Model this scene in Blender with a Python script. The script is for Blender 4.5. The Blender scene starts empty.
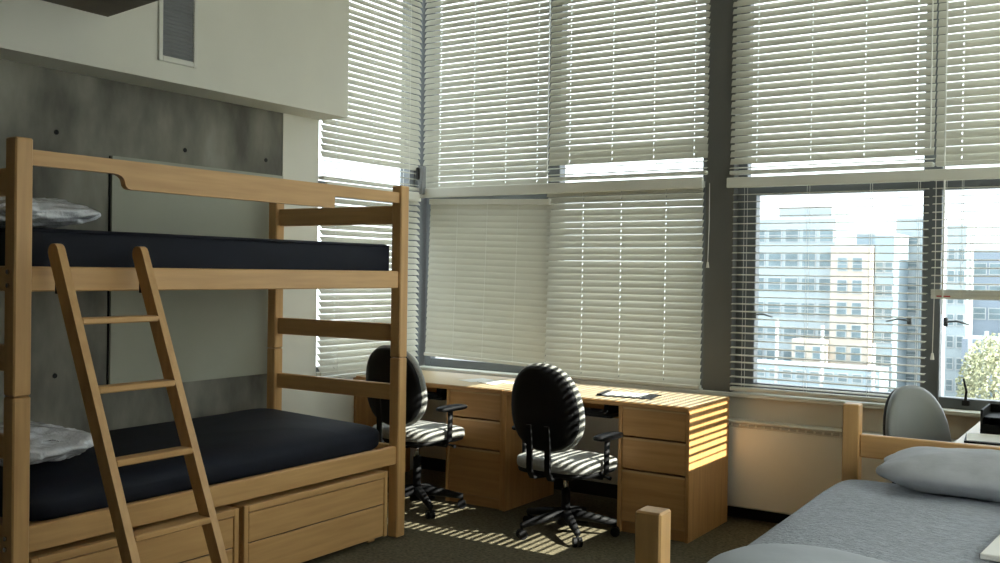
import bpy, bmesh, math, random
from mathutils import Vector, Matrix, noise
random.seed(7)
R = math.radians
scene = bpy.context.scene
C = scene.collection

# ---------------------------------------------------------------- camera
def cam_setup(yaw, pitch, roll, fpx, loc):
    yaw, pitch, roll = R(yaw), R(pitch), R(roll)
    f = Vector((-math.sin(yaw)*math.cos(pitch), math.cos(yaw)*math.cos(pitch), math.sin(pitch)))
    r0 = Vector((math.cos(yaw), math.sin(yaw), 0)); u0 = r0.cross(f)
    r = r0*math.cos(roll) + u0*math.sin(roll); u = -r0*math.sin(roll) + u0*math.cos(roll)
    m = Matrix(((r.x, u.x, -f.x, loc[0]), (r.y, u.y, -f.y, loc[1]), (r.z, u.z, -f.z, loc[2]), (0, 0, 0, 1)))
    cd = bpy.data.cameras.new('camera'); cd.sensor_width = 36; cd.lens = 36*fpx/1000
    cd.clip_start = .05; cd.clip_end = 1000
    o = bpy.data.objects.new('camera', cd); C.objects.link(o); o.matrix_world = m
    scene.camera = o
cam_setup(33.4, -0.6, 0.85, 990, (0, 0, 1.5))

# ---------------------------------------------------------------- world, sun, exposure
w = bpy.data.worlds.new('world'); scene.world = w; w.use_nodes = True
nt = w.node_tree; nt.nodes.clear()
bg = nt.nodes.new('ShaderNodeBackground'); wo = nt.nodes.new('ShaderNodeOutputWorld')
bg.inputs['Color'].default_value = (.93, .97, 1.0, 1); bg.inputs['Strength'].default_value = 1.6
nt.links.new(bg.outputs[0], wo.inputs[0])
sd = bpy.data.lights.new('sun', 'SUN'); sd.energy = 9.0; sd.angle = R(.18); sd.color = (1, .92, .78)
so = bpy.data.objects.new('sun', sd); C.objects.link(so)
so.rotation_euler = Vector((-1, -.03, -.82)).to_track_quat('-Z', 'Y').to_euler()
so.location = (10, 5, 12)
vs = scene.view_settings
vs.view_transform = 'Standard'; vs.look = 'None'; vs.gamma = 1; vs.use_curve_mapping = False
vs.exposure = 1.5

# ---------------------------------------------------------------- materials
MATS = {}
def mat(name, col, rough=.6, var=.12, scale=6, stretch=(1, 1, 1), bump=0, bscale=None, col2=None, metal=0, spec=.5,
        detail=4, sheen=0, trans=0):
    m = bpy.data.materials.new(name); m.use_nodes = True; n = m.node_tree; n.nodes.clear()
    out = n.nodes.new('ShaderNodeOutputMaterial'); b = n.nodes.new('ShaderNodeBsdfPrincipled')
    tc = n.nodes.new('ShaderNodeTexCoord'); mp = n.nodes.new('ShaderNodeMapping')
    oi = n.nodes.new('ShaderNodeObjectInfo'); va = n.nodes.new('ShaderNodeVectorMath'); va.operation = 'MULTIPLY_ADD'
    n.links.new(oi.outputs['Random'], va.inputs[0]); va.inputs[1].default_value = (7.1, 3.7, 5.3)
    n.links.new(tc.outputs['Object'], va.inputs[2]); n.links.new(va.outputs[0], mp.inputs['Vector'])
    mp.inputs['Scale'].default_value = stretch
    nz = n.nodes.new('ShaderNodeTexNoise'); nz.inputs['Scale'].default_value = scale; nz.inputs['Detail'].default_value = detail
    n.links.new(mp.outputs[0], nz.inputs['Vector'])
    rp = n.nodes.new('ShaderNodeValToRGB'); e = rp.color_ramp.elements
    e[0].position = .3; e[1].position = .7
    c2 = col2 or tuple(c*(1-var) for c in col); c1 = tuple(min(1, c*(1+var*.6)) for c in col)
    e[0].color = (*c2, 1); e[1].color = (*c1, 1)
    n.links.new(nz.outputs['Fac'], rp.inputs[0]); n.links.new(rp.outputs[0], b.inputs['Base Color'])
    b.inputs['Roughness'].default_value = rough; b.inputs['Metallic'].default_value = metal
    b.inputs['Specular IOR Level'].default_value = spec
    if sheen: b.inputs['Sheen Weight'].default_value = sheen
    if bump:
        bp = n.nodes.new('ShaderNodeBump'); bp.inputs['Strength'].default_value = bump; bp.inputs['Distance'].default_value = .01
        src = nz
        if bscale:
            src = n.nodes.new('ShaderNodeTexNoise'); src.inputs['Scale'].default_value = bscale; src.inputs['Detail'].default_value = 3
            n.links.new(mp.outputs[0], src.inputs['Vector'])
        n.links.new(src.outputs['Fac'], bp.inputs['Height']); n.links.new(bp.outputs[0], b.inputs['Normal'])
    last = b.outputs[0]
    if trans:
        t = n.nodes.new('ShaderNodeBsdfTranslucent'); n.links.new(rp.outputs[0], t.inputs['Color'])
        mx = n.nodes.new('ShaderNodeMixShader'); mx.inputs[0].default_value = trans
        n.links.new(b.outputs[0], mx.inputs[1]); n.links.new(t.outputs[0], mx.inputs[2]); last = mx.outputs[0]
    n.links.new(last, out.inputs[0])
    MATS[name] = m
    return m
def wood(name, col, dark, axis):
    st = [14, 14, 14]; st[axis] = .9
    mat(name, col, .42, scale=2.6, stretch=tuple(st), col2=dark, bump=.04, detail=6, spec=.4)
WC, WD = (.62, .375, .155), (.55, .315, .12)
for i, a in enumerate('xyz'): wood('wood_'+a, WC, WD, i)
DC, DD = (.50, .275, .105), (.42, .215, .075)
for i, a in enumerate('xyz'): wood('desk_'+a, DC, DD, i)
mat('desk_laminate', (.60, .46, .27), .4, var=.06, scale=5, stretch=(1, 10, 10))
mat('desk_edge', (.55, .36, .17), .45, var=.1, scale=8)
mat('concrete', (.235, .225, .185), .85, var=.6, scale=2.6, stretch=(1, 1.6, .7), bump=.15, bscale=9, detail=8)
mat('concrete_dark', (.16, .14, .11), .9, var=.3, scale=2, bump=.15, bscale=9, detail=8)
mat('white_paint', (.74, .725, .63), .7, var=.03, scale=3)
mat('beige_paint', (.70, .66, .56), .6, var=.04, scale=3)
mat('heater_metal', (.86, .84, .76), .38, var=.04, scale=3)
mat('grey_board', (.40, .405, .32), .7, var=.05, scale=3)
mat('carpet', (.135, .117, .077), .95, var=.45, scale=60, bump=.5, bscale=220, detail=5, spec=.1)
mat('pillar_paint', (.115, .115, .105), .6, var=.06, scale=4)
mat('frame_metal', (.13, .14, .145), .45, var=.08, scale=5)
mat('slat', (.66, .645, .56), .5, var=.03, scale=3, trans=.27)
mat('fill_fabric', (.84, .85, .85), .8, var=.03, scale=3, trans=.78)  # translucent cloth of the added fill shade
mat('rail_white', (.72, .71, .63), .5, var=.03, scale=3)
mat('cord', (.8, .8, .75), .6, var=.05)
mat('black_plastic', (.008, .008, .009), .6, spec=.18, var=.2, scale=9)
mat('black_fabric', (.02, .02, .022), .85, var=.3, scale=70, bump=.2, bscale=250)
mat('grey_fabric', (.30, .30, .28), .8, var=.15, scale=60, bump=.25, bscale=250, sheen=.1)
mat('chrome', (.55, .55, .55), .25, var=.05, metal=1)
mat('navy_vinyl', (.006, .008, .016), .7, spec=.25, var=.25, scale=5, bump=.12, bscale=10)
mat('plastic_wrap', (.78, .80, .84), .12, var=.1, scale=9, bump=1, bscale=30, spec=.9)
mat('sheet', (.38, .41, .46), .85, var=.22, scale=38, stretch=(1, 2.2, 1), bump=.9, bscale=60)
mat('sheet_plain', (.45, .485, .53), .85, var=.05, scale=6, bump=.3, bscale=8)
mat('pillow_cloth', (.43, .445, .475), .85, var=.08, scale=14, bump=.5, bscale=12)
mat('paper', (.82, .82, .78), .7, var=.03)
mat('hole_black', (.01, .01, .01), .9, var=.1)
mat('slot_grey', (.52, .50, .44), .6, var=.1)
mat('grey_plastic', (.20, .215, .22), .45, var=.08, scale=4)
mat('vent_grey', (.22, .225, .23), .6, var=.1)
mat('base_black', (.015, .014, .013), .8, var=.1)
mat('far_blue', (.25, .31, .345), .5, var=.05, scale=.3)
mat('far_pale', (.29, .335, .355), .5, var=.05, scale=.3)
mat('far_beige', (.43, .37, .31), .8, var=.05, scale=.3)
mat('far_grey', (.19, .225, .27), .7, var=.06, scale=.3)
mat('far_glass', (.13, .18, .20), .4, var=.3, scale=.5)  # bluish distance haze is mixed into this glass colour
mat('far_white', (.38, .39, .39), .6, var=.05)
mat('leaf', (.25, .26, .16), .8, var=.4, scale=2)
mat('bark', (.12, .09, .06), .9, var=.3)
mat('street', (.30, .31, .32), .9, var=.2, scale=.2)
mat('red_mark', (.55, .05, .04), .6, var=.1)
g = bpy.data.materials.new('glass'); g.use_nodes = True; n = g.node_tree; n.nodes.clear()
o_ = n.nodes.new('ShaderNodeOutputMaterial'); t_ = n.nodes.new('ShaderNodeBsdfTransparent'); gl = n.nodes.new('ShaderNodeBsdfGlossy')
t_.inputs[0].default_value = (.93, .97, .98, 1); gl.inputs['Roughness'].default_value = .02
mx = n.nodes.new('ShaderNodeMixShader'); mx.inputs[0].default_value = .05
n.links.new(t_.outputs[0], mx.inputs[1]); n.links.new(gl.outputs[0], mx.inputs[2]); n.links.new(mx.outputs[0], o_.inputs[0])
MATS['glass'] = g

# ---------------------------------------------------------------- helpers
class MB:
    def __init__(s): s.bm = bmesh.new()
    def box(s, x0, x1, y0, y1, z0, z1, bev=0, mtx=None, seg=1):
        x0, x1 = min(x0, x1), max(x0, x1); y0, y1 = min(y0, y1), max(y0, y1); z0, z1 = min(z0, z1), max(z0, z1)
        m = Matrix.Translation(((x0+x1)/2, (y0+y1)/2, (z0+z1)/2)) @ Matrix.Diagonal((x1-x0, y1-y0, z1-z0, 1))
        r = bmesh.ops.create_cube(s.bm, size=1, matrix=m)
        vs_ = r['verts']
        if bev:
            ed = list({e for v in vs_ for e in v.link_edges})
            rr = bmesh.ops.bevel(s.bm, geom=ed, offset=bev, segments=seg, affect='EDGES', profile=.5)
            vs_ = list({v for f in rr['faces'] for v in f.verts} | {v for v in vs_ if v.is_valid})
        if mtx is not None: bmesh.ops.transform(s.bm, matrix=mtx, verts=vs_)
        return s
    def beam(s, a, b, wd, dp, side=(0, 1, 0), bev=0):
        a, b = Vector(a), Vector(b); d = b-a; L = d.length; d.normalize()
        sd_ = Vector(side).normalized(); u = d.cross(sd_).normalized(); sd_ = u.cross(d)
        m = Matrix(((sd_.x, u.x, d.x, a.x), (sd_.y, u.y, d.y, a.y), (sd_.z, u.z, d.z, a.z), (0, 0, 0, 1)))
        return s.box(-wd/2, wd/2, -dp/2, dp/2, 0, L, bev, m)
    def tube(s, pts, r, seg=8, cap=True):
        pts = [Vector(p) for p in pts]; rings = []
        rs = r if isinstance(r, (list, tuple)) else [r]*len(pts)
        for i, p in enumerate(pts):
            d = (pts[min(i+1, len(pts)-1)] - pts[max(i-1, 0)]).normalized()
            a = Vector((0, 0, 1)) if abs(d.z) < .9 else Vector((1, 0, 0))
            u = d.cross(a).normalized(); v = d.cross(u)
            rings.append([s.bm.verts.new(p + (u*math.cos(t)+v*math.sin(t))*rs[i]) for t in [2*math.pi*k/seg for k in range(seg)]])
        for A, B in zip(rings, rings[1:]):
            for k in range(seg): s.bm.faces.new((A[k], A[(k+1) % seg], B[(k+1) % seg], B[k]))
        if cap: s.bm.faces.new(rings[0][::-1]); s.bm.faces.new(rings[-1])
        return s
    def prism(s, poly, ax, a, b):           # poly of 2-tuples extruded on axis ax
        def P(p, t):
            q = list(p); q.insert(ax, t); return q
        A = [s.bm.verts.new(P(p, a)) for p in poly]; B = [s.bm.verts.new(P(p, b)) for p in poly]; k = len(poly)
        s.bm.faces.new(A); s.bm.faces.new(B[::-1])
        for i in range(k): s.bm.faces.new((A[i], B[i], B[(i+1) % k], A[(i+1) % k]))
        return s
    def mesh(s, name, m, smooth=False):
        bmesh.ops.recalc_face_normals(s.bm, faces=s.bm.faces[:])
        me = bpy.data.meshes.new(name); s.bm.to_mesh(me); s.bm.free()
        me.materials.append(MATS[m])
        if smooth:
            for p in me.polygons: p.use_smooth = True
        return me
    def obj(s, name, m, parent=None, smooth=False): return link(name, s.mesh(name, m, smooth), parent)
def link(name, me, parent=None, loc=None, rot=None):
    o = bpy.data.objects.new(name, me); C.objects.link(o)
    if parent: o.parent = parent
    if loc: o.location = loc
    if rot: o.rotation_euler = rot
    return o
def tag(o, label, cat=None, group=None, kind=None):
    o['label'] = label
    if cat: o['category'] = cat
    if group: o['group'] = group
    if kind: o['kind'] = kind
    return o
def thing(name, label, cat, loc=(0, 0, 0), rotz=0, group=None, kind=None):
    o = link(name, None, None, loc, (0, 0, rotz)); o.empty_display_size = .1
    return tag(o, label, cat, group, kind)
def struct(o, label, cat=None): return tag(o, label, cat, None, 'structure')
def bx(name, m, dims, parent=None, bev=0): return MB().box(*dims, bev=bev).obj(name, m, parent)
def soft(o, lev=2):
    md = o.modifiers.new('subsurf', 'SUBSURF'); md.levels = lev; md.render_levels = lev; return o
def superpad(name, m, parent, c, size, e=(.5, .5), nu=36, nv=18, bulge=None, mtx=None, amp=0, fr=6, seed=0):
    """cushion: superellipsoid with optional noise wrinkles"""
    bm = bmesh.new(); vs_ = []
    def sp(t, k): return math.copysign(abs(t)**k, t)
    for j in range(1, nv):
        ph = -math.pi/2 + math.pi*j/nv; row = []
        for i in range(nu):
            th = 2*math.pi*i/nu
            p = Vector((sp(math.cos(ph), e[0])*sp(math.cos(th), e[1])*size[0]/2, sp(math.cos(ph), e[0])*sp(math.sin(th), e[1])*size[1]/2, sp(math.sin(ph), e[0])*size[2]/2))
            if bulge: p = bulge(p)
            if amp: p *= 1 + amp*noise.noise(Vector((p.x*fr+seed, p.y*fr, p.z*fr)))+amp*.5*noise.noise(Vector((p.x*fr*2.3, p.y*fr*2.3+seed, p.z*fr*2.3)))
            row.append(bm.verts.new(p))
        vs_.append(row)
    top = bm.verts.new(bulge(Vector((0, 0, size[2]/2))) if bulge else (0, 0, size[2]/2)); bot = bm.verts.new(bulge(Vector((0, 0, -size[2]/2))) if bulge else (0, 0, -size[2]/2))
    for a, b in zip(vs_, vs_[1:]):
        for i in range(nu): bm.faces.new((a[i], a[(i+1) % nu], b[(i+1) % nu], b[i]))
    for i in range(nu):
        bm.faces.new((bot, vs_[0][(i+1) % nu], vs_[0][i])); bm.faces.new((top, vs_[-1][i], vs_[-1][(i+1) % nu]))
    M_ = Matrix.Translation(c) @ (mtx or Matrix())
    bmesh.ops.transform(bm, matrix=M_, verts=bm.verts[:])
    bmesh.ops.recalc_face_normals(bm, faces=bm.faces[:])
    me = bpy.data.meshes.new(name); bm.to_mesh(me); bm.free(); me.materials.append(MATS[m])
    for p in me.polygons: p.use_smooth = True
    return link(name, me, parent)

# ================================================================= ROOM SHELL
XL, YB, XJ, YJ, XR, YF, ZC = -4.62, 5.93, -.05, 4.45, 1.0, -1.6, 3.95
struct(bx('floor', 'carpet', (XL-.2, XR+.15, YF-.15, YB+.15, -.12, 0)), 'dark olive brown carpet floor', 'floor')
wl = struct(bx('wall_left', 'concrete', (XL-.2, XL, YF, 4.48, 0, ZC)), 'bare grey concrete wall behind the bunk bed', 'wall')
holes = MB()
for (y, z) in ((2.93, 2.166), (3.723, 2.163), (4.34, 2.169), (2.935, .938), (2.1, 2.16), (2.1, .94)):
    t = MB(); t.tube([(XL-.004, y, z), (XL+.003, y, z)], .013, 9); t.obj('tie_hole', 'hole_black', wl)
holes.bm.free()
struct(bx('trim_1', 'white_paint', (XL-.2, XL+.005, 4.48, 4.80, 0, ZC)), 'white painted pier between concrete wall and side window', 'pier')
struct(bx('wall_left_lower', 'white_paint', (XL-.2, XL+.0, 4.80, YB+.2, 0, .75)), 'white low wall under the side window', 'wall')
struct(bx('trim_2', 'frame_metal', (XL-.2, XL-.01, 5.90, YB+.2, .75, ZC)), 'dark metal post in the corner of the two window walls', 'post')
sf = struct(bx('wall_soffit', 'white_paint', (XL, -4.38, YF, 4.82, 2.48, ZC)), 'white boxed-out soffit above the bunk bed', 'soffit')
struct(bx('wall_back', 'beige_paint', (XL, XJ+.1, YB, YB+.18, 0, .75)), 'beige low wall under the big windows', 'wall')
struct(bx('wall_pillar', 'pillar_paint', (-2.345, -2.165, 5.885, YB+.18, .75, ZC)), 'dark grey pillar between the window bays', 'pillar')
struct(bx('wall_right_lower', 'beige_paint', (XJ, XJ+.15, YJ, YB, 0, .75)), 'beige low wall under the right-hand corner window', 'wall')
struct(bx('wall_right_pier', 'white_paint', (XJ, XJ+.15, YJ, 4.55, .75, ZC)), 'white pier beside the right-hand corner window', 'wall')
struct(bx('wall_right_return', 'white_paint', (XJ+.15, XR+.15, YJ, YJ+.15, 0, ZC)), 'white return wall beyond the single bed', 'wall')
struct(bx('wall_back_end', 'pillar_paint', (XJ+.001, XJ+.15, YB-.06, YB+.18, .75, ZC)), 'dark corner post at the right end of the windows', 'post')
struct(bx('wall_front', 'white_paint', (XL-.2, XR+.15, YF-.15, YF, 0, ZC)), 'white wall behind the camera', 'wall')
struct(MB().box(XR, XR+.15, YF, 1.5, 0, ZC).box(XR, XR+.15, 4.1, YJ, 0, ZC).box(XR, XR+.15, 1.5, 4.1, 0, .8).box(XR, XR+.15, 1.5, 4.1, 2.6, ZC).obj('wall_right', 'white_paint'), 'white right wall with an opening for the added fill window', 'wall')
cg = MB(); cg.prism([(XL-.2, YF-.15), (XR+.15, YF-.15), (XR+.15, YJ+.15), (XJ+.15, YJ+.15), (XJ+.15, YB+.2), (XL-.2, YB+.2)], 2, ZC, ZC+.15)
struct(cg.obj('ceiling', 'white_paint'), 'white high ceiling over the window bay', 'ceiling')
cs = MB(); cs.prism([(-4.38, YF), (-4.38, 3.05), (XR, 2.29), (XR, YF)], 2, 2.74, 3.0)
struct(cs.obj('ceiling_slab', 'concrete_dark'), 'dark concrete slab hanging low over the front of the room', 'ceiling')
struct(bx('painted_shade_back', 'base_black', (XL+.001, XJ, YB-.012, YB, 0, .09)), 'black strip painted as the shade under the heater', 'painted_shade')  # black strip stands in for the shade in the gap below the heater

# sills
sl = struct(bx('trim_sill_back', 'rail_white', (XL, XJ, 5.86, YB+.06, .75, .775), bev=.004), 'pale sill running under the big windows', 'sill')
struct(bx('trim_sill_side', 'rail_white', (XL-.06, XL+.03, 4.80, 5.86, .75, .775), bev=.004), 'pale sill under the side window', 'sill')

# board on concrete wall
bd = thing('tack_board', 'large grey green tack board on the concrete wall behind the bunk bed', 'board', (XL, 3.85, .84))
bx('panel', 'grey_board', (0.0, .02, -.61, .62, 0, 1.24), bd)
bx('frame_strip', 'hole_black', (0, .006, -.618, -.61, 0, 1.24), bd)

# vent in soffit
vt = thing('wall_vent', 'white framed grey louvred vent on the soffit above the bunk bed', 'vent', (-4.38, 3.472, 2.58))
bx('backing', 'vent_grey', (0, .004, -.10, .10, .03, .87), vt)
for a in ((-.125, -.10, 0, .9), (.10, .125, 0, .9), (-.10, .10, 0, .03), (-.10, .10, .87, .9)):
    bx('frame', 'rail_white', (0, .014, *a), vt, .003)
lv = MB().box(-.006, .006, -.1, .1, -.001, .001).mesh('louvre', 'vent_grey')
for k in range(41): link('louvre', lv, vt, (.008, 0, .045+k*.02), (0, R(35), 0))

# ================================================================= WINDOWS
def window(name, label, mtx_loc, rotz, L, z0, z1, bars_x, bars_z, dy=.06, wf=.06, sash=None):
    """local x along the wall, +y outside"""
    t = thing(name, label, 'window', mtx_loc, rotz, kind='structure')
    y0, y1 = dy, dy+.07
    bx('frame', 'frame_metal', (0, wf, y0, y1, z0, z1), t, .004); bx('frame', 'frame_metal', (L-wf, L, y0, y1, z0, z1), t, .004)
    bx('frame', 'frame_metal', (wf, L-wf, y0, y1, z0, z0+wf), t, .004); bx('frame', 'frame_metal', (wf, L-wf, y0, y1, z1-wf, z1), t, .004)
    xs = [wf] + [b for b in bars_x] + [L-wf]; zs = [z0+wf] + list(bars_z) + [z1-wf]
    for b in bars_z: bx('transom', 'frame_metal', (wf, L-wf, y0-.005, y1, b-.05, b+.05), t, .004)
    for b in bars_x: bx('mullion', 'frame_metal', (b-.05, b+.05, y0-.01, y1, z0, z1), t, .004)
    for i in range(len(xs)-1):
        for j in range(len(zs)-1):
            ax, bx_ = xs[i]+(.05 if i else 0), xs[i+1]-(.05 if i < len(xs)-2 else 0)
            az, bz = zs[j]+(.05 if j else 0), zs[j+1]-(.05 if j < len(zs)-2 else 0)
            p = MB().box(ax, bx_, y0+.03, y0+.036, az, bz).obj('pane', 'glass', t)
    return t
ZT = 3.85
w1 = window('window_1', 'window bay behind the two desks with white blinds', (-4.61, 5.90, 0), 0, 2.27, .775, ZT, [1.12], [2.04])
w2 = window('window_2', 'window bay right of the dark pillar with city view', (-2.165, 5.90, 0), 0, 2.11, .775, ZT, [1.13], [2.04])
w3 = window('window_3', 'side window next to the white pier', (XL-.0, 4.80, 0), R(90), 1.10, .775, ZT, [], [2.04])
w4 = window('window_4', 'corner window on the right-hand wall over the desk', (XJ, 5.87, 0), R(-90), 1.32, .775, ZT, [], [2.04], dy=.04)
w5 = window('fill_window', 'added wide window in the right wall for fill light, out of view', (XR, 4.1, 0), R(-90), 2.6, .8, 2.6, [1.3], [], dy=.05)  # unseen window added to bring soft fill in from the right
bx('frame', 'frame_metal', (.06, .12, .055, .13, .775, 2.0), w2, .004)
# casement handles
for (x, s) in ((.125, 1), (1.02, -1), (1.21, 1)):
    h = MB(); h.box(x-.012, x+.012, .035, .055, 1.23, 1.28, .003); h.tube([(x, .03, 1.255), (x+s*.06, .022, 1.262), (x+s*.12, .022, 1.245)], [.006, .006, .004], 6)
    h.obj('handle', 'frame_metal', w2)
h = MB(); h.box(1.30, 1.34, .03, .06, .80, .83, .003); h.tube([(1.32, .03, .83), (1.325, .02, .88), (1.31, .02, .95)], [.008, .007, .005], 6); h.obj('handle', 'base_black', w2)

# ================================================================= BLINDS
SL = {}
def slat_mesh(L, cords, wd=.05):
    key = (round(L, 3), tuple(cords))
    if key not in SL:
        b = MB()
        def strip(ts, x0, x1):
            prof = [(t*wd/2, .0035*(1-t*t)) for t in ts]
            b.prism(prof + [(y, z-.0022) for y, z in prof[::-1]], 0, x0, x1)
        x = 0
        for c in cords:                      # the slots the lift cords run through
            strip((-1, -.5, 0, .5, 1), x, c*L-.0025); strip((-1, -.3), c*L-.0025, c*L+.0025); strip((.3, 1), c*L-.0025, c*L+.0025); x = c*L+.0025
        strip((-1, -.5, 0, .5, 1), x, L)
        SL[key] = b.mesh('slat', 'slat')
    return SL[key]
def blind(label, loc, rotz, L, z_top, z_bot, tilt, pitch=.044, head=True, slots=True, cords=(.14, .42, .68, .92), wand=None, valance=None, roll=0, group='white slatted window blinds', bottom=True, pull=None):
    t = thing('window_blind', label, 'blind', (loc[0], loc[1], 0), rotz, group)
    if roll: t.rotation_euler = (0, roll, rotz)
    me = slat_mesh(L, cords if slots else ())
    nsl = round((z_top-.05-(z_bot+.03))/pitch); pitch = (z_top-.05-(z_bot+.03))/nsl
    for k in range(nsl+1):
        z = z_top-.05-k*pitch; a = tilt(z)
        link('slat', me, t, (0, random.uniform(-.0015, .0015), z+random.uniform(-.001, .001)), (R(a)+random.uniform(-.02, .02), 0, 0))
    if head: bx('headrail', 'rail_white', (0, L, -.025, .03, z_top-.04, z_top), t, .003)
    if bottom: bx('bottom_rail', 'rail_white', (0, L, -.025, .025, z_bot-.012, z_bot+.012), t, .004)
    if valance: bx('valance', 'rail_white', (valance[0], valance[1], -.055, -.033, valance[2], valance[3]), t, .003)
    for c in cords:
        for yy in (-.027, .027):
            MB().tube([(c*L+.008, yy, z_bot), (c*L+.008, yy, z_top-.03)], .0013, 5).obj('cord', 'cord', t)
    if wand:
        MB().tube([(wand[0], -.05, z_top-.05), (wand[0]+.005, -.055, wand[1])], .004, 6).obj('wand', 'cord', t)
    if pull:
        MB().tube([(pull[0], -.04, z_top-.02), (pull[0]+.004, -.045, (z_top+pull[1])/2), (pull[0]-.002, -.045, pull[1]+.03)], .0022, 5).obj('pull_cord', 'cord', t)
        MB().tube([(pull[0]-.002, -.045, pull[1]+.035), (pull[0]-.002, -.045, pull[1])], [.006, .011], 8).obj('cord_knob', 'rail_white', t)
    return t
UP = 60
def up_w2(z): return 13 if z < 2.245 else (74 if z < 2.335 else UP)
def up_w3(z): return 13 if z < 2.19 else UP
def up_side(z): return 13 if z < 2.235 else UP
BY = 5.88
blind('upper white blind in the corner bay, right beside the side window', (-4.575, BY), 0, 1.08, 3.83, 2.10, lambda z: UP, wand=None)
blind('upper white blind above the nearer desk, bright gap along its bottom', (-3.485, BY), 0, 1.15, 3.83, 2.135, up_w2, wand=(.012, 2.18))
blind('upper white blind directly right of the dark pillar', (-2.185, BY), 0, 1.165, 3.83, 2.125, up_w3, wand=(1.15, 2.2))
blind('upper white blind at the right edge of the picture', (-1.01, BY), 0, .93, 3.83, 2.125, lambda z: UP+3, wand=(.05, 1.30))
blind('fully closed lower blind above the desk nearer the corner', (-4.56, BY), 0, 1.04, 2.03, .875, lambda z: 77, slots=False, cords=(.25, .5, .75), valance=None, roll=R(1.6))
blind('lower white blind with narrow gaps above the nearer desk', (-3.495, BY), 0, 1.135, 2.085, .790, lambda z: 59, cords=(.25, .5, .78), pull=(1.19, 1.54))
blind('open slatted lower blind with the city showing through', (-2.16, BY), 0, 1.115, 2.085, .80, lambda z: 4, cords=(.06, .40, .72, .95))
t4 = blind('half raised lower blind at the right edge of the picture', (-1.02, BY), 0, .94, 2.085, 1.395, lambda z: 4, cords=(.06, .15, .6), pull=(.02, 1.05))
st = MB()
for k in range(9): st.box(0, .94, -.025, .025, 1.407+k*.0033, 1.4095+k*.0033)
st.obj('gathered_slats', 'rail_white', t4)
bx('warning_tag', 'red_mark', (.03, .10, -.0262, -.0255, 1.395, 1.402), t4)
blind('upper white blind of the side window left of the corner', (XL+.022, 4.805), R(90), 1.045, 3.83, 2.10, up_side, cords=(.14, .5, .85))
blind('lower white blind of the side window behind the bunk bed post', (XL+.022, 4.805), R(90), 1.045, 2.05, .80, lambda z: 47, cords=(.14, .5, .85))
blind('upper blind of the right-hand corner window', (XJ-.03, 5.845), R(-90), 1.275, 3.83, 2.055, lambda z: 16.5 if z > 2.3 else (27 if z > 2.17 else 36), cords=(.5,))
blind('closed lower blind of the right-hand corner window', (XJ-.03, 5.845), R(-90), 1.275, 2.04, .80, lambda z: -48, cords=())
rs = thing('fill_shade', 'added translucent shade that glows as fill light over the right wall window', 'shade', (XR-.04, 4.09, 0), R(-90))  # added out of view: sunlit cloth spreads fill light into the room
MB().tube([(.0, 0, 2.60), (2.58, 0, 2.60)], .022, 12).obj('roller', 'rail_white', rs)
bx('fabric', 'fill_fabric', (.0, 2.58, -.0005, .0005, .79, 2.60), rs); bx('hem_bar', 'rail_white', (0, 2.58, -.008, .008, .775, .80), rs, .003)

struct(bx('trim_3', 'rail_white', (-4.57, -2.345, 5.822, 5.845, 2.035, 2.105), bev=.004), 'pale horizontal bar between upper and lower blinds above the desks', 'bar')
struct(bx('trim_4', 'rail_white', (-2.19, -.09, 5.822, 5.845, 2.03, 2.092), bev=.004), 'pale horizontal bar above the city view', 'bar')
struct(bx('trim_5', 'rail_white', (-4.565, -4.545, 4.81, 5.80, 2.015, 2.075), bev=.004), 'pale horizontal bar across the side window', 'bar')
# latch at the corner
lt = thing('window_latch', 'grey metal latch arm in the window corner above the bunk bed', 'latch', (-4.50, 5.80, 2.06))
bx('plate', 'vent_grey', (-.05, -.02, -.01, .04, 0, .21), lt, .004)
b = MB(); b.box(-.075, -.045, -.02, .01, .11, .20, .006); b.obj('lever', 'base_black', lt)
MB().tube([(-.06, -.005, .12), (-.04, 0, .01)], .008, 6).obj('arm', 'vent_grey', lt)

# ================================================================= HEATER
ht = thing('wall_heater', 'beige metal convector heater under the city window', 'heater', (-2.30, 5.80, 0))
bx('casing', 'heater_metal', (0, 2.22, .03, .125, .083, .60), ht, .006)
bx('front_panel', 'heater_metal', (.0, 2.22, .022, .030, .09, .575), ht, .004)
bx('top_ledge', 'rail_white', (0, 2.22, .015, .125, .60, .612), ht, .002)
gm = MB().box(0, .035, .0135, .0215, .582, .594).mesh('grille_slot', 'slot_grey')
for k in range(44): link('grille_slot', gm, ht, (.03+k*.05, 0, 0))
for x in (.06, 1.1, 2.1): bx('foot', 'base_black', (x, x+.05, .06, .12, 0, .083), ht)

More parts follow.
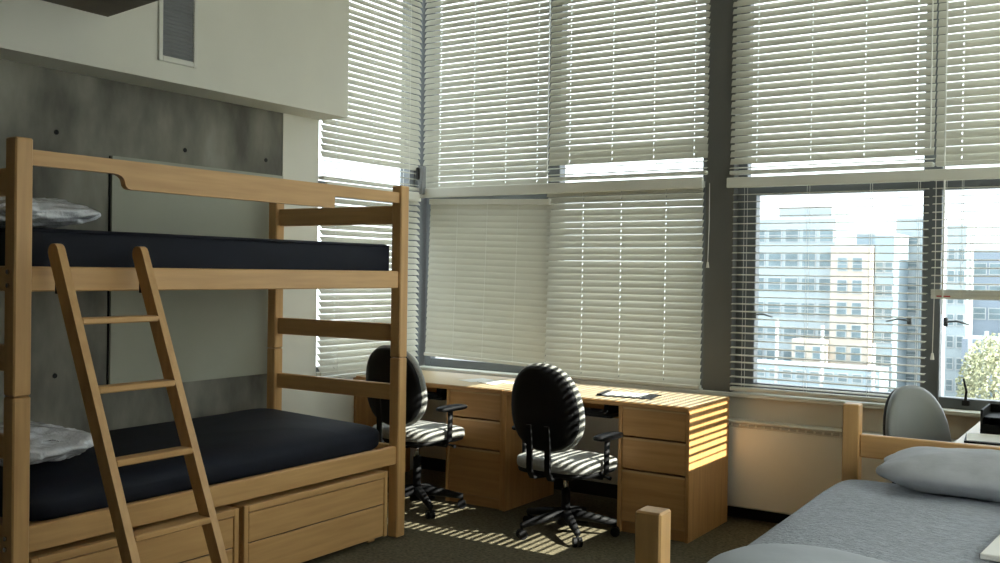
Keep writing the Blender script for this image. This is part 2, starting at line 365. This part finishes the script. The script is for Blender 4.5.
# ================================================================= BUNK BED
def bunk():
    t = thing('bunk_bed', 'tall wooden bunk bed along the concrete wall', 'bunk bed', (-3.5, 2.06, 0))
    D, L, P = 1.05, 2.31, .07       # local: front face x=0, rear x=-D, length y 0..L
    for xx in (-P, -D):
        for yy in (0, L-P):
            bx('post', 'wood_z', (xx, xx+P, yy, yy+P, 0, 1.005), t, .006)
            bx('post', 'wood_z', (xx, xx+P, yy, yy+P, 1.008, 1.97), t, .006)
    for (x0, x1) in ((-.05, -.012), (-D+.012, -D+.05)):
        bx('side_rail', 'wood_y', (x0, x1, P, L-P, 1.397, 1.492), t, .005)
        bx('side_rail', 'wood_y', (x0, x1, P, L-P, .412, .512), t, .005)
    for (y0, y1) in ((.018, .05), (L-.05, L-.018)):
        for (z0, z1) in ((1.755, 1.86), (1.397, 1.492), (1.095, 1.195), (.765, .855), (.412, .512)):
            bx('end_rail', 'wood_x', (-D+P, -P, y0, y1, z0, z1), t, .005)
    # guard rail with the deeper middle board
    def gpoly(ya, yb, yc, yd, zt, zn, zw):
        p = [(ya, zn)]
        for k in range(5):
            a = math.pi/2*k/4; p.append((yb-.05+.05*math.sin(a), zn-.03+.03*math.cos(a)))
        for k in range(4):
            a = math.pi/2*k/3; p.append((yb+.03-.03*math.cos(a), zw+.03-.03*math.sin(a)))
        p += [(yc, zw), (yc, zn), (yd, zn), (yd, zt), (ya, zt)]
        return p
    b = MB(); b.prism(gpoly(P, .475, 1.72, L-P, 1.93, 1.872, 1.812), 0, -.045, -.015); b.obj('guard_rail', 'wood_y', t)
    bx('bed_base', 'wood_y', (-D+.05, -.05, P, L-P, 1.44, 1.465), t); bx('bed_base', 'wood_y', (-D+.05, -.05, P, L-P, .455, .48), t)
    bolt = MB().tube([(0, 0, 0), (.006, 0, 0)], .009, 10).mesh('bolt', 'chrome')
    for z in (1.42, 1.47, .44, .48):
        link('bolt', bolt, t, (-P/2, -.004, z), (0, 0, R(-90)))
    return t
bunk()
def mattress(label, x0, x1, y0, y1, z0, z1, sag=0):
    t = thing('mattress', label, 'mattress', ((x0+x1)/2, y0, z0), 0, 'navy bunk mattresses')
    W, L, H = x1-x0, y1-y0, z1-z0
    bm = bmesh.new(); nx, ny = 12, 26; r = .028
    b = MB(); b.box(-W/2, W/2, 0, L, 0, H, bev=r, seg=3)
    o = b.obj('cover', 'navy_vinyl', t, True)
    bm.free()
    for zz in (.012, H-.012):
        pts = [(-W/2+.02, .003, zz), (W/2-.02, .003, zz), (W/2-.003, .02, zz), (W/2-.003, L-.02, zz), (W/2-.02, L-.003, zz), (-W/2+.02, L-.003, zz), (-W/2+.003, L-.02, zz), (-W/2+.003, .02, zz), (-W/2+.02, .003, zz)]
        MB().tube(pts, .006, 6).obj('piping', 'navy_vinyl', t)
    return t
mattress('navy vinyl mattress on the upper bunk', -4.49, -3.555, 2.135, 4.285, 1.466, 1.64)
def soft_mattress(label, x0, x1, y0, y1, z0, z1):
    t = thing('mattress', label, 'mattress', ((x0+x1)/2, y0, z0), 0, 'navy bunk mattresses')
    W, L, H = x1-x0, y1-y0, z1-z0
    def bl(p):
        q = p.copy()
        edge = max(0, (q.x/(W/2)))
        if q.z > 0: q.z -= .035*edge**4 + .012*math.sin(q.y*7+q.x*3)*.6
        q.z += .01*noise.noise(Vector((q.x*4, q.y*3, 1)))
        q.x += .012*math.sin(q.y*5+q.z*20)*(abs(q.x)/(W/2))
        return q
    superpad('cover', 'navy_vinyl', t, (0, L/2, H/2), (W, L, H), (.32, .12), 96, 22, bl)
    return t
soft_mattress('rumpled navy mattress on the lower bunk', -4.48, -3.555, 2.135, 4.275, .484, .66)

# underbed drawers
def drawers(label, y0, y1):
    t = thing('underbed_drawer', label, 'drawer unit', (-3.515, y0, 0), 0, 'wooden drawer chests under the bunk bed')
    L = y1-y0
    bx('body', 'wood_y', (-.78, -.02, 0, L, .025, .385), t, .004)
    bx('side_panel', 'wood_z', (-.02, 0, 0, .028, .025, .385), t, .003); bx('side_panel', 'wood_z', (-.02, 0, L-.028, L, .025, .385), t, .003)
    bx('top_lip', 'wood_y', (-.02, .002, .028, L-.028, .352, .385), t, .003)
    bx('drawer_front', 'wood_y', (-.018, -.003, .032, L-.032, .208, .347), t, .003)
    bx('drawer_front', 'wood_y', (-.018, -.003, .032, L-.032, .03, .202), t, .003)
    bx('drawer_gap', 'hole_black', (-.0195, -.0185, .028, L-.028, .026, .352), t)
    for y in (.05, L-.1): bx('foot', 'wood_z', (-.1, -.05, y, y+.05, 0, .025), t)
drawers('wooden underbed drawer chest behind the ladder, nearer end of the bunk', 2.145, 3.165)
drawers('wooden underbed drawer chest at the far end of the bunk', 3.195, 4.235)

# ladder
def ladder():
    t = thing('bunk_ladder', 'wooden ladder leaning on the upper bunk rail', 'ladder', (-3.5, 2.385, 0))
    def X(z): return .70 - z*.425
    for yy in (-.185, .185):
        b = MB(); bm = b.bm
        a, c = Vector((X(0), 0, 0)), Vector((X(1.575), 0, 1.575)); d = (c-a).normalized(); nrm = Vector((d.z, 0, -d.x)); hw = .032
        pr = [a-nrm*hw, a+nrm*hw]
        for k in range(9):
            an = math.pi*k/8; pr.append(c + nrm*hw*math.cos(an) + d*hw*math.sin(an)-d*.03)
        pr[0].z = 0; pr[1].z = 0
        b.prism([(p.x, p.z) for p in pr], 1, yy-.016, yy+.016)
        s_ = b.obj('stringer', 'wood_z', t)
        h = MB(); h.beam((X(1.40)-.02, yy+.02, 1.40), (X(1.40)-.055, yy+.03, 1.365), .012, .02); h.box(X(1.45)-.035, X(1.45)-.02, yy-.01, yy+.01, 1.39, 1.50)
        h.obj('hook', 'base_black', s_)
    for z in (1.29, 1.04, .785, .53, .275):
        MB().box(X(z)-.035, X(z)+.035, -.17, .17, z-.012, z+.012, .005).obj('rung', 'wood_y', t)
ladder()

# plastic wrapped pillows on the bunk
def pil(p, hx, hy):
    q = p.copy(); r = max(abs(p.x)/hx, abs(p.y)/hy); q.z *= (1-.55*r**3); return q
p1 = thing('pillow', 'plastic wrapped pillow on the upper bunk mattress', 'pillow', (-4.0, 2.37, 1.65), 0, 'pillows in clear plastic')
superpad('wrapped_body', 'plastic_wrap', p1, (0, 0, .065), (.62, .44, .13), (.8, .45), 110, 44, lambda p: pil(p, .31, .21), amp=.14, fr=15)
p2 = thing('pillow', 'plastic wrapped pillow on the lower bunk mattress', 'pillow', (-4.02, 2.385, .68), 0, 'pillows in clear plastic')
superpad('wrapped_body', 'plastic_wrap', p2, (0, 0, .062), (.66, .44, .15), (.8, .45), 110, 44, lambda p: pil(p, .33, .22), amp=.16, fr=14, seed=4)

# ================================================================= DESKS
def desk(label, loc, rotz, flip=False, tray=True):
    """local: x 0..1.24, front y=0, back y=.62; drawer pedestal on the +x side unless flipped"""
    t = thing('desk', label, 'desk', loc, rotz, 'wooden pedestal desks')
    W, D, H = 1.24, .62, .76
    f = (lambda a, b: (W-b, W-a)) if flip else (lambda a, b: (a, b))
    bx('desktop', 'desk_x', (0, W, -.012, D, H-.03, H-.002), t, .004); bx('laminate_top', 'desk_laminate', (.003, W-.003, -.009, D-.003, H-.002, H), t)
    bx('side_panel', 'desk_z', (*f(0, .022), 0, D-.01, 0, H-.03), t, .002)
    bx('side_panel', 'desk_z', (*f(W-.022, W), 0, D-.01, 0, H-.03), t, .002)
    bx('side_panel', 'desk_z', (*f(W-.44, W-.418), 0, D-.01, 0, H-.03), t, .002)
    bx('pedestal_back', 'desk_z', (*f(W-.418, W-.022), D-.03, D-.012, .03, H-.03), t)
    bx('plinth', 'desk_x', (*f(W-.418, W-.022), .02, D-.03, 0, .06), t)
    bx('back_rail', 'desk_x', (*f(.022, W-.44), D-.035, D-.015, H-.20, H-.03), t)
    for (z0, z1) in ((.562, .728), (.372, .552), (.065, .362)):
        d = bx('drawer', 'desk_x', (*f(W-.416, W-.024), .006, .024, z0, z1), t, .003)
        bx('drawer_pull', 'desk_edge', (*f(W-.414, W-.026), .0045, .012, z1-.012, z1-.001), d)
        bx('drawer_box', 'desk_y', (*f(W-.40, W-.04), .024, .5, z0+.01, z1-.02), d)
    if tray:
        k = MB(); k.box(*f(.30, .74), .03, .22, H-.115, H-.095, .006); k.box(*f(.33, .36), .05, .25, H-.095, H-.03); k.box(*f(.68, .71), .05, .25, H-.095, H-.03)
        kt = k.obj('keyboard_tray', 'black_plastic', t)
        superpad('wrist_pad', 'black_plastic', kt, ((f(.52, .52)[0]), .035, H-.083), (.40, .07, .035), (.6, .4), 24, 10)
    return t
desk('wooden desk in the middle with sun stripes across its drawer side', (-3.372, 5.17, 0), 0)
desk('wooden desk nearer the window corner, behind the bunk bed end', (-4.618, 5.18, 0), 0)
desk('wooden desk behind the headboard of the single bed', (-.725, 5.85, 0), R(-90), True, tray=False)

# things on desks
def sheet(name, label, cat, x, y, z, wx, wy, m, rot=0, th=.002):
    o = MB().box(-wx/2, wx/2, -wy/2, wy/2, 0, th, 0).obj(name, m); o.location = (x, y, z); o.rotation_euler = (0, 0, rot); return tag(o, label, cat)
f = thing('folder', 'dark open folder on the sun-striped middle desk', 'folder', (-2.63, 5.42, .76), R(8))
bx('cover', 'black_plastic', (-.17, .17, -.12, .12, 0, .004), f); bx('sheet', 'paper', (-.14, .10, -.09, .10, .004, .007), f); bx('clip', 'black_plastic', (-.17, -.14, -.10, .10, .004, .012), f, .002)
a_ = sheet('paper_sheet', 'white sheet of paper on the desk nearer the corner, left of two', 'paper', -3.80, 5.50, .76, .15, .21, 'paper', R(-20))
a_ = sheet('paper_sheet', 'dark edged booklet on the desk nearer the corner, right of two', 'booklet', -3.62, 5.46, .76, .15, .20, 'paper', R(-28), .006)

# letter tray on third desk
lt3 = thing('letter_tray', 'black letter tray on the desk at the right edge', 'letter tray', (-.50, 5.30, .76), R(0))
bx('base_plate', 'black_plastic', (-.17, .17, -.14, .14, .02, .026), lt3)
for (a) in ((-.17, -.16, -.14, .14, .0, .12), (.16, .17, -.14, .14, 0, .12), (-.16, .16, .13, .14, .0, .12)): bx('side', 'black_plastic', a, lt3, .003)
bx('lip', 'black_plastic', (-.16, .16, -.14, -.13, 0, .05), lt3, .003)
bx('upper_shelf', 'black_plastic', (-.16, .16, -.10, .13, .075, .081), lt3)
sheet('document', 'glossy dark covered document sticking out left of the letter tray', 'document', -.61, 5.0, .76, .20, .26, 'black_plastic', R(6), .008)
sheet('paper_sheet', 'white paper on top of the dark document beside the letter tray', 'paper', -.615, 5.01, .769, .18, .24, 'paper', R(8), .002)

# ================================================================= OFFICE CHAIRS
def oval_shell(name, m, parent, c, wd, ht_, th, mtx, dish, n=32, rings=7):
    """flattened oval pad: local x width, z height, +y front; dished across x"""
    bm = bmesh.new(); layers = []
    def outline(t, s):
        a, bb = wd/2*s, ht_/2*s
        e = .86
        cx = math.copysign(abs(math.cos(t))**e, math.cos(t))*a
        sz = math.copysign(abs(math.sin(t))**e, math.sin(t))*bb
        cx *= 1 - .10*(sz/(ht_/2))      # a little narrower at the top
        return cx, sz
    prof = [(.0, 1), (.45, 1), (.75, .96), (.92, .80), (.985, .5), (1, 0), (.985, -.5), (.92, -.80), (.75, -.96), (.45, -1), (0, -1)]
    for (s, h) in prof:
        if s == 0: layers.append([bm.verts.new((0, h*th/2, 0))]); continue
        ring = []
        for k in range(n):
            x, z = outline(2*math.pi*k/n, s); ring.append(bm.verts.new((x, h*th/2 + dish*(x/(wd/2))**2 + .025*(z/(ht_/2))**2*0, z)))
        layers.append(ring)
    for A, B in zip(layers, layers[1:]):
        for k in range(n):
            if len(A) == 1: bm.faces.new((A[0], B[k], B[(k+1) % n]))
            elif len(B) == 1: bm.faces.new((A[k], B[0], A[(k+1) % n]))
            else: bm.faces.new((A[k], B[k], B[(k+1) % n], A[(k+1) % n]))
    bmesh.ops.transform(bm, matrix=Matrix.Translation(c) @ mtx, verts=bm.verts[:])
    bmesh.ops.recalc_face_normals(bm, faces=bm.faces[:])
    me = bpy.data.meshes.new(name); bm.to_mesh(me); bm.free(); me.materials.append(MATS[m])
    for p in me.polygons: p.use_smooth = True
    return link(name, me, parent)
def chair(label, loc, rotz, base_rot=0, dz=0, shell='black_plastic', pad='grey_fabric', seat_drop=0):
    t = thing('office_chair', label, 'chair', loc, rotz, 'swivel office chairs')
    rec = Matrix.Rotation(R(8), 4, 'X')
    H = MB().tube([(0, 0, .055), (0, 0, .14)], [.045, .038], 16).obj('hub', 'black_plastic', t, True)
    for k in range(5):
        a = base_rot + 2*math.pi*k/5; d = Vector((math.cos(a), math.sin(a), 0)); s_ = Vector((-d.y, d.x, 0))
        b = MB(); b.tube([d*.03+Vector((0, 0, .115)), d*.16+Vector((0, 0, .10)), d*.29+Vector((0, 0, .075))], [.032, .026, .018], 8)
        lg = b.obj('base_leg', 'black_plastic', t, True)
        c = MB(); e = d*.285
        c.tube([e+Vector((0, 0, .075)), e+Vector((0, 0, .04))], .009, 8)
        for sg in (-1, 1): c.tube([e+s_*sg*.006+Vector((0, 0, .027)), e+s_*sg*.024+Vector((0, 0, .027))], .027, 14)
        c.obj('caster', 'black_plastic', lg)
    MB().tube([(0, 0, .13), (0, 0, .28+dz)], .026, 14).obj('column', 'black_plastic', t, True)
    MB().tube([(0, 0, .27+dz), (0, 0, .38+dz)], .016, 12).obj('gas_lift', 'chrome', t, True)
    MB().box(-.13, .13, -.16, .12, .365+dz, .40+dz, .01).obj('mechanism', 'black_plastic', t)
    MB().tube([(.1, .02, .38+dz), (.24, .04, .375+dz), (.27, .04, .37+dz)], [.006, .006, .012], 8).obj('lever', 'black_plastic', t)
    superpad('seat_pan', 'black_plastic', t, (0, .01, .405+dz), (.48, .46, .05), (.5, .45), 40, 12)
    def sb(p):
        q = p.copy(); q.z -= .03*max(0, p.y/.24)**3; return q
    superpad('seat', 'grey_fabric', t, (0, .01, .445+dz), (.50, .48, .085), (.42, .5), 48, 16, sb)
    cz = .745+dz+seat_drop
    oval_shell('backrest', pad, t, (0, -.235, cz), .475, .51, .052, rec, .03)
    oval_shell('back_shell', shell, t, (0, -.262, cz), .445, .485, .045, rec, .03)
    for sx in (-.06, .06):
        pl = [(-.10, .375), (-.25, .388), (-.278, .43), (-.280, .56), (-.296, .68), (-.306, .68), (-.294, .56), (-.292, .42), (-.256, .374), (-.10, .362)]
        b = MB(); b.prism([(y, z+dz) for y, z in pl], 0, sx-.017, sx+.017); b.obj('back_upright', 'black_plastic', t)
    for sx in (-1, 1):
        b = MB(); b.tube([(sx*.12, -.02, .385+dz), (sx*.25, -.02, .385+dz), (sx*.275, -.02, .41+dz), (sx*.28, -.02, .60+dz)], .016, 8); ps = b.obj('arm_post', 'black_plastic', t, True)
        superpad('arm_pad', 'black_plastic', ps, (sx*.275, 0, .613+dz), (.085, .25, .035), (.6, .5), 28, 10)
    return t
chair('black office chair with grey seat at the middle desk, back to the room', (-2.79, 4.95, 0), R(-3), R(28), dz=-.025, seat_drop=.025)
chair('black office chair half hidden behind the bunk bed post', (-3.845, 4.915, 0), R(-3), R(40), .045)
chair('grey backed office chair behind the headboard of the single bed', (-.735, 4.99, 0), R(-114), R(10), -.02, pad='grey_plastic')

# ================================================================= SINGLE BED
def single_bed():
    t = thing('single_bed', 'wooden single bed with grey sheets at the lower right', 'bed', (-1.075, 2.26, 0), R(1.2))
    W, L, P = .98, 2.24, .07
    for (x, y, h) in ((0, 0, .905), (W-P, 0, .905), (0, L-P, .945), (W-P, L-P, .945)):
        bx('post', 'wood_z', (x, x+P, y, y+P, 0, h), t, .005)
    for x in (.012, W-.05): bx('side_rail', 'wood_y', (x, x+.038, P, L-P, .36, .455), t, .005)
    for (z0, z1) in ((.715, .815), (.36, .455)): bx('headboard_rail', 'wood_x', (P, W-P, L-.05, L-.02, z0, z1), t, .005)
    for (z0, z1) in ((.68, .765), (.36, .455)): bx('footboard_rail', 'wood_x', (P, W-P, .02, .05, z0, z1), t, .005)
    bx('bed_base', 'wood_y', (.05, W-.05, P, L-P, .40, .425), t)
    return t
single_bed()
mt = thing('sheeted_mattress', 'mattress under a rumpled pale grey sheet on the single bed', 'mattress', (-.615, 3.38, .456), R(1.2))
def bl(p):
    q = p.copy()
    if q.z > 0:
        q.z += .010*noise.noise(Vector((q.x*3, q.y*3, 2))) + .005*noise.noise(Vector((q.x*9, q.y*4, 5)))
    return q
superpad('fitted_sheet', 'sheet', mt, (0, 0, .105), (.945, 2.06, .21), (.40, .13), 160, 30, bl)
pw = thing('pillow', 'grey pillow against the headboard of the single bed', 'pillow', (-.52, 4.21, .675), R(3))
superpad('pillow_body', 'pillow_cloth', pw, (0, 0, .07), (.78, .42, .175), (.75, .42), 80, 30, lambda p: pil(p, .39, .21), amp=.09, fr=6, seed=2)
pc = thing('bunched_sheet', 'bunched pale top sheet hanging over the near side of the single bed', 'sheet', (-.765, 2.82, .63), R(-8))
superpad('sheet_fold', 'sheet_plain', pc, (0, 0, .0), (.66, .52, .13), (.7, .7), 64, 26, lambda p: Vector((p.x, p.y, p.z-.35*max(0, -p.x-.2)**2)), amp=.07, fr=4, seed=9)
wb = thing('notebook', 'white notebook at the lower right corner on the bed', 'notebook', (-.26, 3.42, .668), R(-4))
bx('cover', 'paper', (-.14, .16, -.2, .2, 0, .018), wb, .003); bx('edge', 'vent_grey', (-.142, -.14, -.2, .2, .004, .014), wb)

# ================================================================= OUTSIDE
struct(bx('ground', 'street', (-260, 260, -260, 420, -20.4, -20)), 'grey street level far below the window', 'ground')
def building(label, x0, x1, y, z1, m, cols, rows, ww, wh, z_first, dz, depth=14, parapet=True, glassm='far_glass', xpad=0):
    t = thing('building', label, 'building', ((x0+x1)/2, y, -20), 0, 'buildings across the street')
    W = x1-x0; H = z1+20
    bx('wall', m, (-W/2, W/2, 0, depth, 0, H), t)
    if parapet: bx('parapet', 'far_white', (-W/2-.02, W/2+.02, -.05, depth, H, H+.35), t)
    fr = MB().box(-ww/2-.1, ww/2+.1, -.12, 0, -wh/2-.1, wh/2+.1).mesh('window', 'far_white')
    pn = MB().box(-ww/2, ww/2, -.16, -.1, -wh/2, -.05).box(-ww/2, ww/2, -.16, -.1, .05, wh/2).mesh('pane', glassm)
    for c in range(cols):
        for r in range(rows):
            z = z_first+20-r*dz
            if z < 2: continue
            x = -W/2+xpad + (W-2*xpad)*(c+.5)/cols
            wn = link('window', fr, t, (x, 0, z)); link('pane', pn, wn)
    return t
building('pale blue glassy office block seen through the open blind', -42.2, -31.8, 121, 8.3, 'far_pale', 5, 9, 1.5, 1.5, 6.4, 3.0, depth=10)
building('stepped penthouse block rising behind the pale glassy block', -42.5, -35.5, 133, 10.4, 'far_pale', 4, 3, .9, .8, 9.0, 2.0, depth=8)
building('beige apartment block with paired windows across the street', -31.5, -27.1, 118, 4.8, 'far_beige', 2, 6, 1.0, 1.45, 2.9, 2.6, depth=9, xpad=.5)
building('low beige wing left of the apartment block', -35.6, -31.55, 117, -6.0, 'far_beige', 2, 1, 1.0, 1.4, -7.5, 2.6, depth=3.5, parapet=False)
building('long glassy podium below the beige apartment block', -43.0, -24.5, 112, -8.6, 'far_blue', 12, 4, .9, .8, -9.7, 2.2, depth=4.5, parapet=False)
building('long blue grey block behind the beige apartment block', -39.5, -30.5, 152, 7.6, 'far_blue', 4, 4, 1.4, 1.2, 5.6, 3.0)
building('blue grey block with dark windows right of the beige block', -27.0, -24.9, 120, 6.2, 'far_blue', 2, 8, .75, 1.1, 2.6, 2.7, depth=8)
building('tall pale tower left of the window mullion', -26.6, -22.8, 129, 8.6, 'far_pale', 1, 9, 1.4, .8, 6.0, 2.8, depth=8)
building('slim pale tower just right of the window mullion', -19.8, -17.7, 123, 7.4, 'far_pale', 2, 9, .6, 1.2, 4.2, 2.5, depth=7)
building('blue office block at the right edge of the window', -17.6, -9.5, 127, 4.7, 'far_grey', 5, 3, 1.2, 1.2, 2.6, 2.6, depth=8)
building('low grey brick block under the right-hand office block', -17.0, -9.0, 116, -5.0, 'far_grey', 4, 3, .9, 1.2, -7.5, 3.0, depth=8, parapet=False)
for x, y, h, lb in ((-35.0, 109.5, -3.4, 'leftmost white street pole seen through the open blind'), (-30.0, 109.5, -3.9, 'middle white street pole seen through the open blind'), (-24.6, 109.5, -5.6, 'white street pole right of the beige block'), (-13.8, 109.5, -3.8, 'white street pole before the right-hand tree'), (-16.1, 115.2, 6.0, 'tall white mast right of the window mullion')):
    p = thing('street_pole', lb, 'pole', (x, y, -20), 0, 'white street poles')
    MB().tube([(0, 0, 0), (0, 0, h+20)], .2, 8).obj('shaft', 'far_white', p); MB().tube([(0, 0, 0), (0, 0, .8)], .5, 8).obj('foot', 'far_white', p)
def tree(label, x, y, r, h, n_):
    t = thing('street_tree', label, 'tree', (x, y, -20), 0, 'street trees')
    MB().tube([(0, 0, 0), (.1, 0, h*.5), (0, 0, h)], [.35, .28, .15], 8).obj('trunk', 'bark', t)
    vs_, fs = [], []
    for k in range(n_):
        d = Vector((random.gauss(0, 1), random.gauss(0, 1), random.gauss(0, 1))).normalized()*random.uniform(.35, 1)**.6
        c = Vector((d.x*r, d.y*r, h+d.z*r*1.7)); s = r*random.uniform(.03, .07)
        u = Vector((random.gauss(0, 1), random.gauss(0, 1), random.gauss(0, 1))).normalized(); v = u.orthogonal().normalized(); i = len(vs_)
        vs_ += [c-u*s, c-v*s*.6, c+u*s, c+v*s*.6]; fs.append((i, i+1, i+2, i+3))
    me = bpy.data.meshes.new('crown'); me.from_pydata(vs_, [], fs); me.materials.append(MATS['leaf'])
    cr = link('crown', me, t); cr['kind'] = 'stuff'
tree('yellow green tree at the right edge of the window view', -11.6, 98, 3.2, 11.2, 7000)
tree('small yellow green treetop low behind the open blind', -27.6, 106, 1.7, 4.6, 2000)
tree('smallest treetop at the lower left of the open blind', -34.2, 106, 1.1, 4.2, 1200)
